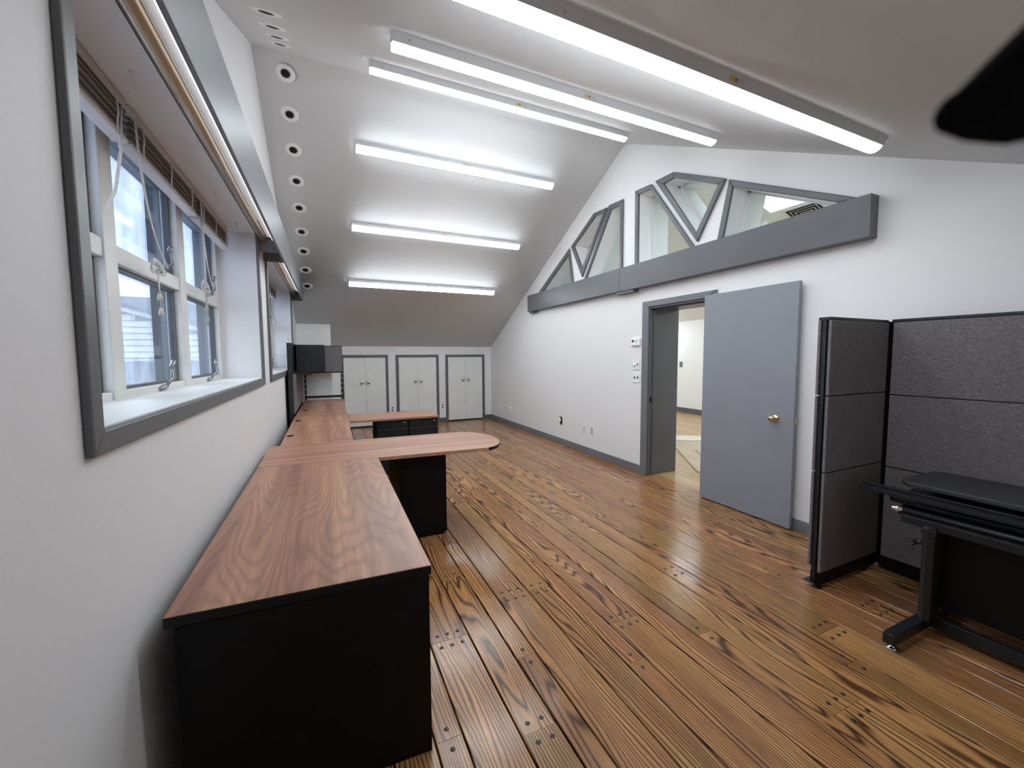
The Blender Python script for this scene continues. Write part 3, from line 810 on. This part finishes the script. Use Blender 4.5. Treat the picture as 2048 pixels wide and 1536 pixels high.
obj('fabric_tile', MB().box(.021, .034, -.98, -.31, .735, 1.24), 'fabric', pw, bevel=.003)
pwg = thing('end_partition', 'open black partition frame with one grey fabric tile at the end of the far desk', 'partition', (-.012, 7.955, 0))
for xa in (-.33, .262):
    po = obj('post', MB().box(xa, xa + .035, -.02, .025, 0, 1.655), 'blackmetal', pwg)
    k = MB()
    for z in (.80, .90, .99, 1.08, 1.16): k.box(xa + .012, xa + .022, -.0215, -.0195, z, z + .025)
    obj('slot', k, 'plastic', po)['kind'] = 'stuff'
obj('bottom_rail', MB().box(-.295, .262, -.02, .02, .745, .785), 'blackmetal', pwg)
obj('middle_rail', MB().box(-.295, .262, -.02, .02, 1.185, 1.205), 'blackmetal', pwg)
obj('fabric_tile', MB().box(-.262, .290, -.032, -.018, 1.206, 1.655), 'fabric', pwg, bevel=.003)
obj('top_cap', MB().box(-.30, .30, -.03, .028, 1.655, 1.668), 'blackmetal', pwg)
ob = thing('overhead_bin', 'black overhead storage bin hung above the far desk', 'cabinet', (-.15, 6.55, 1.26))
obj('body', MB().box(-.205, .148, -.25, 1.25, 0, .378), 'blackmetal', ob, bevel=.003)
dd = obj('bin_door', MB().box(.149, .172, -.25, 1.25, -.004, .37), 'fabric', ob, bevel=.003)
obj('door_edge', MB().box(.150, .174, -.256, -.250, -.004, .368), 'alu', dd)
obj('task_light', MB().box(-.12, .04, .2, 1.0, -.025, -.001), 'blackmetal', ob, bevel=.004)
obj('bracket', MB().box(-.172, -.02, -.24, -.225, -.04, -.001), 'blackmetal', ob)

# ================================================================== CUBICLE PANELS on the right
def tiles(parent, fn, spans, y0, y1, mat='fabric'):
    for a, b in spans: obj('fabric_tile', fn(a, b, y0, y1), mat, parent, bevel=.004)
cw_ = thing('cubicle_panel', 'short cubicle panel standing square to the right wall, seen end on', 'partition', (3.09, 1.47, 0))
X0, X1 = -.335, .322
obj('core_frame', MB().box(X0 + .012, X1, -.022, .018, .10, 1.675), 'blackmetal', cw_)
obj('top_cap', MB().box(X0 - .002, X1 - .001, -.036, .032, 1.675, 1.694), 'blackmetal', cw_, bevel=.003)
obj('end_post', MB().box(X0, X0 + .012, -.012, .008, .055, 1.674), 'blackmetal', cw_)
k = MB()
for z in (1.585, 1.625, 1.44, 1.40, 1.12, 1.16, 1.04, 1.00, .66, .70, .58, .54): k.cyl((X0 - .001, -.002, z), (X0 + .0005, -.002, z), .0045, 8)
obj('slot', k, 'void', cw_)['kind'] = 'stuff'
for a, b in ((.108, .738), (.744, 1.213), (1.219, 1.674)):
    obj('fabric_tile', MB().box(X0, X1 - .004, -.040, -.0225, a, b), 'fabric', cw_, bevel=.004)
    obj('fabric_tile', MB().box(X0 - .004, X1 - .004, .0185, .034, a - (0 if a > .2 else -.03), b), 'fabric', cw_, bevel=.004)
obj('base_raceway', MB().box(X0 + .01, X1, -.035, .02, .025, .106), 'black', cw_)
obj('corner_post', MB().box(X1 - .003, X1 + .034, -.034, .03, .03, 1.685), 'black', cw_)
for xx in (X0 + .03, X1 - .12):
    ft = MB().cyl((xx, -.012, 0), (xx, -.012, .010), .026, 18).cyl((xx, -.012, .010), (xx, -.012, .03), .009, 10)
    obj('leveling_foot', ft, 'blackmetal', cw_)
ft = MB().box(X0 - .01, X0 + .06, .0, .05, .028, .034)
obj('toe_clip', ft, 'blackmetal', cw_)

cl = thing('cubicle_panel', 'long cubicle panel parallel to the right wall, behind the black table', 'partition', (3.455, .55, 0), group=None)
Y0, Y1 = -.93, .872
obj('core_frame', MB().box(-.012, .03, Y0, Y1 + .0, .10, 1.675), 'blackmetal', cl)
obj('top_cap', MB().box(-.036, .034, Y0, Y1 + .0, 1.678, 1.697), 'blackmetal', cl, bevel=.003)
obj('corner_post', MB().box(-.035, .03, Y1 + .0, Y1 + .005, .03, 1.68), 'black', cl)
for a, b in ((.095, .708), (.714, 1.195), (1.201, 1.676)):
    for ya, yb in ((Y0, -.03), (-.025, Y1 - .008)):
        obj('fabric_tile', MB().box(-.035, -.0125, ya, yb, a, b), 'fabric', cl, bevel=.004)
obj('base_raceway', MB().box(-.032, .03, Y0, Y1, .012, .092), 'black', cl)
for yy in (-.8, .0, .75): obj('leveling_foot', MB().cyl((0, yy, 0), (0, yy, .014), .024, 16), 'blackmetal', cl)

# ================================================================== BLACK ADJUSTABLE TABLE
tb = thing('adjustable_table', 'black adjustable work table with T-feet in front of the cubicle panels', 'table', (2.85, .4, 0))
ox, oy = 2.85, .4
def B(x0, x1, y0, y1, z0, z1): return MB().box(x0 - ox, x1 - ox, y0 - oy, y1 - oy, z0, z1)
def rounded(x0, x1, y0, y1, r):
    out = []
    for cx, cy, a0 in ((x1 - r, y1 - r, 0), (x0 + r, y1 - r, 90), (x0 + r, y0 + r, 180), (x1 - r, y0 + r, 270)):
        for k in range(7):
            a = math.radians(a0 + 15 * k); out.append((cx + r * math.cos(a) - ox, cy + r * math.sin(a) - oy))
    return out
obj('table_top', MB().prism(rounded(2.965, 3.41, -.55, 1.165, .06), XY, .722, .75, sm=False), 'darktop', tb, bevel=.006)
rl = obj('edge_rail', B(2.885, 2.965, -.45, 1.315, .668, .690), 'blackmetal', tb, bevel=.003)
obj('rail_lip', B(2.945, 2.965, -.45, 1.318, .690, .702), 'blackmetal', rl, bevel=.003)
obj('rail_lip', B(2.885, 2.891, -.45, 1.312, .690, .696), 'blackmetal', rl)
obj('lower_tray', MB().prism(rounded(2.955, 3.40, -.45, 1.21, .05), XY, .618, .640), 'blackmetal', tb, bevel=.004)
obj('tray_support', B(2.90, 3.38, -.40, 1.13, .575, .617), 'black', tb)
rod = obj('slide_rod', MB().cyl((2.835 - ox, 1.10 - oy, .622), (2.885 - ox, -.45 - oy, .622), .013, 14), 'blackmetal', tb)
obj('rod_cap', MB().lathe([(0, .022), (.009, .020), (.0145, .012), (.0155, 0), (.0155, -.03), (.013, -.031)], (2.834 - ox, 1.115 - oy, .622), (-.03, 1, 0), n=16), 'chrome', rod)
obj('apron', B(2.80, 2.872, -.42, 1.08, .565, .607), 'blackmetal', tb, bevel=.003)
for yy in (.93, -.40):
    cs = MB().prism([(x_ - ox, y_ - oy) for x_, y_ in ((2.775, yy), (2.86, yy), (2.875, yy + .02), (2.86, yy + .05), (2.775, yy + .05), (2.762, yy + .025))], XY, .088, .585)
    c = obj('column', cs, 'blackmetal', tb, bevel=.006)
    obj('column_collar', B(2.768, 2.868, yy - .005, yy + .055, .545, .575), 'blackmetal', c, bevel=.004)
    f = obj('foot', B(2.49, 3.33, yy + .022, yy + .072, .034, .088), 'blackmetal', tb, bevel=.004)
    for xx in (2.532, 3.29):
        obj('leveling_foot', MB().lathe([(0, 0), (.024, 0), (.025, .005), (.020, .009), (.011, .012), (.011, .034)], (xx - ox, yy + .047 - oy, 0), (0, 0, 1), n=18), 'chrome', f)
kn = MB().cyl((2.80 - ox, .98 - oy, .485), (2.80 - ox, 1.01 - oy, .485), .012, 12)
kn.tube([(2.735 - ox, 1.005 - oy, .478), (2.77 - ox, 1.012 - oy, .478), (2.80 - ox, 1.012 - oy, .487), (2.83 - ox, 1.012 - oy, .478)], [.003, .009, .011, .004], 8)
obj('height_lever', kn, 'blackmetal', tb)
obj('stretcher', B(2.862, 2.90, -.40, .97, .032, .09), 'blackmetal', tb, bevel=.003)
obj('modesty_panel', B(2.88, 2.895, -.38, .972, .15, .575), 'black', tb)

# ================================================================== WALL PLATES, THERMOSTAT
def rwall(name, label, cat, y, z, group=None):
    return thing(name, label, cat, (XR, y, z), (0, 0, 0), group)
def plate(t, w_=.072, h=.116, mat='plastic', d=.009): return obj('plate', MB().box(-d, 0, -w_ / 2, w_ / 2, -h / 2, h / 2), mat, t, bevel=.002)
def recept(t):
    for s in (-1, 1):
        o_ = obj('receptacle', MB().box(-.0105, -.008, -.017, .017, s * .026 - .015, s * .026 + .015), 'beige', t, bevel=.003)
        obj('socket_slot', MB().box(-.0112, -.010, -.009, -.004, s * .026 - .008, s * .026 + .009).box(-.0112, -.010, .004, .009, s * .026 - .008, s * .026 + .009), 'void', o_)
t = rwall('wall_outlet', 'white outlet on the right wall nearest the far corner', 'outlet', 8.38, .371); plate(t); recept(t)
t = rwall('blank_plate', 'pair of blank white plates low on the right wall near the far corner', 'wall plate', 7.78, .345); plate(t, .06)
obj('plate', MB().box(-.008, 0, .04, .10, -.058, .058), 'plastic', t, bevel=.002)
t = rwall('cable_hole', 'open black junction hole with a loose white jack on the right wall', 'wall box', 5.775, .385)
obj('box', MB().box(-.003, 0, -.032, .032, -.06, .06), 'void', t)
obj('jack', MB().lathe([(0, .034), (.018, .034), (.024, .028), (.024, 0)], (-.002, .022, .012), (-1, .35, 0), n=16), 'plastic', t)
obj('clip', MB().box(-.012, 0, -.02, .045, .058, .082), 'steel', t, bevel=.003)
t = rwall('blank_plate', 'white blank plate left of the three-gang jack plate on the right wall', 'wall plate', 5.108, .373); plate(t, .075, .125)
obj('plate_insert', MB().box(-.0105, -.0085, -.027, .027, -.045, .04), 'beige', t, bevel=.002)
t = rwall('jack_plate', 'plate with stacked grey jacks on the right wall nearest the doorway', 'wall plate', 4.905, .369); plate(t, .072, .125)
for k in range(3): obj('jack', MB().box(-.0125, -.0085, -.022, .022, -.045 + k * .033, -.024 + k * .033), 'jackgrey', t)
t = rwall('thermostat', 'white thermostat with a small dark screen beside the doorway', 'thermostat', 3.998, 1.636)
bd = obj('body', MB().box(-.026, 0, -.08, .08, -.05, .05), 'plastic', t, bevel=.01)
obj('screen', MB().box(-.0272, -.0255, .018, .058, -.004, .024), 'lcd', bd)
k = MB(); k.box(-.0275, -.0255, -.03, -.012, .006, .012); k.box(-.0275, -.0255, -.024, -.018, -.006, .024)
obj('button', k, 'alu', bd)
t = rwall('switch_plate', 'upper switch plate by the doorway, with round dimmer and toggle', 'switch', 3.991, 1.35); plate(t, .118, .117)
obj('dimmer_knob', MB().lathe([(0, .018), (.020, .018), (.022, .015), (.022, 0)], (-.006, .028, 0), (-1, 0, 0), n=20), 'plastic', t)
obj('toggle', MB().box(-.018, -.005, -.034, -.022, -.004, .020), 'alu', t, bevel=.002)
t = rwall('switch_plate', 'lower switch plate by the doorway, with two toggles', 'switch', 3.986, 1.187); plate(t, .118, .117)
for dy in (.028, -.028): obj('toggle', MB().box(-.018, -.005, dy - .007, dy + .007, -.01, .02), 'alu', t, bevel=.002)

def kwall(name, label, cat, x_, z, group=None): return thing(name, label, cat, (x_, KY, z), (0, 0, PI / 2), group)
for x_, lab in ((1.275, 'white outlet between the left and middle closet doors'), (2.366, 'white outlet between the middle and right closet doors')):
    t = kwall('wall_outlet', lab, 'outlet', x_, .352); plate(t); recept2 = []
    for s in (-1, 1):
        obj('receptacle', MB().cyl((-.009, 0, s * .026), (-.0115, 0, s * .026), .017, 14), 'void', t)
t = kwall('switch_plate', 'small switch plate above the outlet between the closet doors', 'switch', 2.375, 1.23); plate(t)
obj('toggle', MB().box(-.016, -.005, -.005, .005, -.006, .016), 'void', t, bevel=.001)

# adjoining-room fittings
t = thing('wall_outlet', 'dark outlet on the white wall seen through the doorway', 'outlet', (AX1, 7.70, 1.23))
obj('plate', MB().box(-.006, 0, -.06, .06, -.075, .075), 'steel', t, bevel=.002)
for s in (-1, 1): obj('receptacle', MB().box(-.008, -.006, -.02, .02, s * .03 - .018, s * .03 + .018), 'void', t)
vt = thing('air_vent', 'square black louvred air vent beside the skylight', 'vent', (5.62, 3.23, ADJ(5.62)), (0, math.atan(.344), 0))
k = MB(); k.box(-.21, .21, -.21, .21, -.008, -.001); obj('frame', k, 'white', vt)
for q in range(4):
    a = .185 - q * .042; t_ = .022
    lv = MB(); lv.box(-a, a, -a, -a + t_, -.014, -.008); lv.box(-a, a, a - t_, a, -.014, -.008); lv.box(-a, -a + t_, -a + t_, a - t_, -.014, -.008); lv.box(a - t_, a, -a + t_, a - t_, -.014, -.008)
    obj('louver', lv, 'void', vt)
sp = thing('spotlight', 'small white spotlight on the adjoining room ceiling', 'light fixture', (5.50, 3.74, ADJ(5.5)))
obj('body', MB().lathe([(0, 0), (.05, 0), (.05, -.09), (.045, -.09), (.044, -.02), (0, -.02)], (0, 0, 0), (0, 0, 1), n=20), 'white', sp)
obj('bulb', MB().lathe([(0, -.03), (.03, -.04), (.036, -.075), (.02, -.10), (0, -.105)], (0, 0, 0), (0, 0, 1), n=14), 'lens2', sp)
for (yy, xx), lab in zip(((8.12, 7.75), (5.2, 6.6), (2.2, 6.9)), ('strip light on the far ceiling edge seen through the doorway', 'unseen strip light added on the middle of the adjoining room ceiling', 'unseen strip light added on the near end of the adjoining room ceiling')):  # middle and near-end strips are added, out of view, to brighten this room
    hl = .6 if yy > 8 else 1.22
    t = thing('strip_light', lab, 'ceiling light', (xx, yy, ADJ(xx) - .02), (0, math.atan(.344), 0), 'strip lights in the adjoining room')
    obj('housing', MB().box(-.05, .05, -hl, hl, -.05, -.0), 'housing', t)
    obj('lens', MB().box(-.055, .055, -hl + .005, hl - .005, -.085, -.048), 'lens', t, bevel=.015)
# flattened boards on the adjoining floor
def sheet(name, label, p, d, l, wd, z, mat, n_):
    ang = math.atan2(d[1], d[0])
    return tag(obj(name, MB().box(0, l, -wd, 0, 0, .012), mat, loc=(p[0], p[1], z), rot=(0, 0, ang)), label, n_)
sheet('cardboard_sheet', 'large tan board lying on the floor just beyond the doorway', (4.20, 3.60), (.585, .811), 2.0, 1.3, .001, 'card', 'cardboard')
sheet('cardboard_sheet', 'pale narrow board farther back on the floor beyond the doorway', (5.40, 5.55), (.85, -.52), 1.6, .42, .0145, 'cardw', 'cardboard')
sheet('cardboard_sheet', 'small dark-edged board lying on top of the large tan one', (4.78, 3.98), (.6, .8), .55, .5, .0145, 'card', 'cardboard')

# ================================================================== OUTSIDE
tag(obj('ground', MB().box(-60, -1.2, -20, 70, -3.3, -3.2), 'ground'), 'grey ground outside below the windows', 'ground', kind='structure')
hs = thing('neighbor_house', 'white clapboard house with grey roof seen through the near window', 'house', (-5, 13, -3.2))
zr = lambda x_: 2.626 - .30 * (x_ + 4.5)
wallp = [(-9.5, -3.2), (-2.4, -3.2), (-2.4, zr(-2.4)), (-7.2, zr(-7.2)), (-9.5, 2.4)]
L = (5, -13, 3.2)
obj('wall', MB().prism(wallp, XZ, 13.02, 13.2), 'shingle', hs, loc=L)  # dark so the gaps between siding boards stand in for lap shadow
z = -.2
while z < 3.6:
    xa = -9.4
    xb = min(-2.42, -4.5 - (z + .15 - 2.626) / .30)
    if xb > -8.5:
        sd = MB().prism([(13.02, z), (12.965, z), (13.006, z + .137), (13.02, z + .137)], lambda p, q, t: (t, p, q), xa, xb)
        obj('siding_board', sd, 'siding', hs, loc=L)
    z += .152
rk = MB().prism([(-7.2, zr(-7.2)), (-2.2, zr(-2.2)), (-2.2, zr(-2.2) + .10), (-7.2, zr(-7.2) + .10)], XZ, 12.86, 13.1)
obj('rake_board', rk, 'white', hs, loc=L)
obj('roof', MB().prism([(-7.3, zr(-7.3) + .1), (-2.1, zr(-2.1) + .1), (-2.1, zr(-2.1) + .2), (-7.3, zr(-7.3) + .2)], XZ, 12.84, 19), 'shingle', hs, loc=L)
obj('rear_roof', MB().prism([(13.6, 1.6), (17, 3.42), (20, 1.6)], YZ, -8.5, .5), 'shingle', hs, loc=L)
obj('porch_roof', MB().prism([(10.4, .35), (13.0, 1.40), (13.0, 1.32), (10.4, .25)], YZ, -9.5, -2.2), 'shingle', hs, loc=L)

# ================================================================== unidentified black shape close to the camera, with an invented run up to the ceiling
pts = [(0.1187, 0.0431, 1.5201), (0.1189, 0.0430, 1.5201), (0.1195, 0.0428, 1.5201), (0.1205, 0.0423, 1.5201), (0.1226, 0.0414, 1.5203), (0.1262, 0.0398, 1.5212), (0.1327, 0.0370, 1.5237), (0.1424, 0.0330, 1.5289), (0.1724, 0.0230, 1.5589), (0.2124, 0.0130, 1.6489), (0.2324, 0.0030, 1.8289),
       (0.2424, 0.0030, ceil_z(0.0030))]
rs = [0.00021, 0.00146, 0.00261, 0.00365, 0.00448, 0.00647, 0.0096, 0.01252, 0.012, 0.011, 0.009, 0.009]
tag(obj('blurred_dark_shape', MB().tube(pts, rs, 20), 'dark_shape'), 'black out-of-focus rounded shape poking into the top right corner', 'dark_shape')
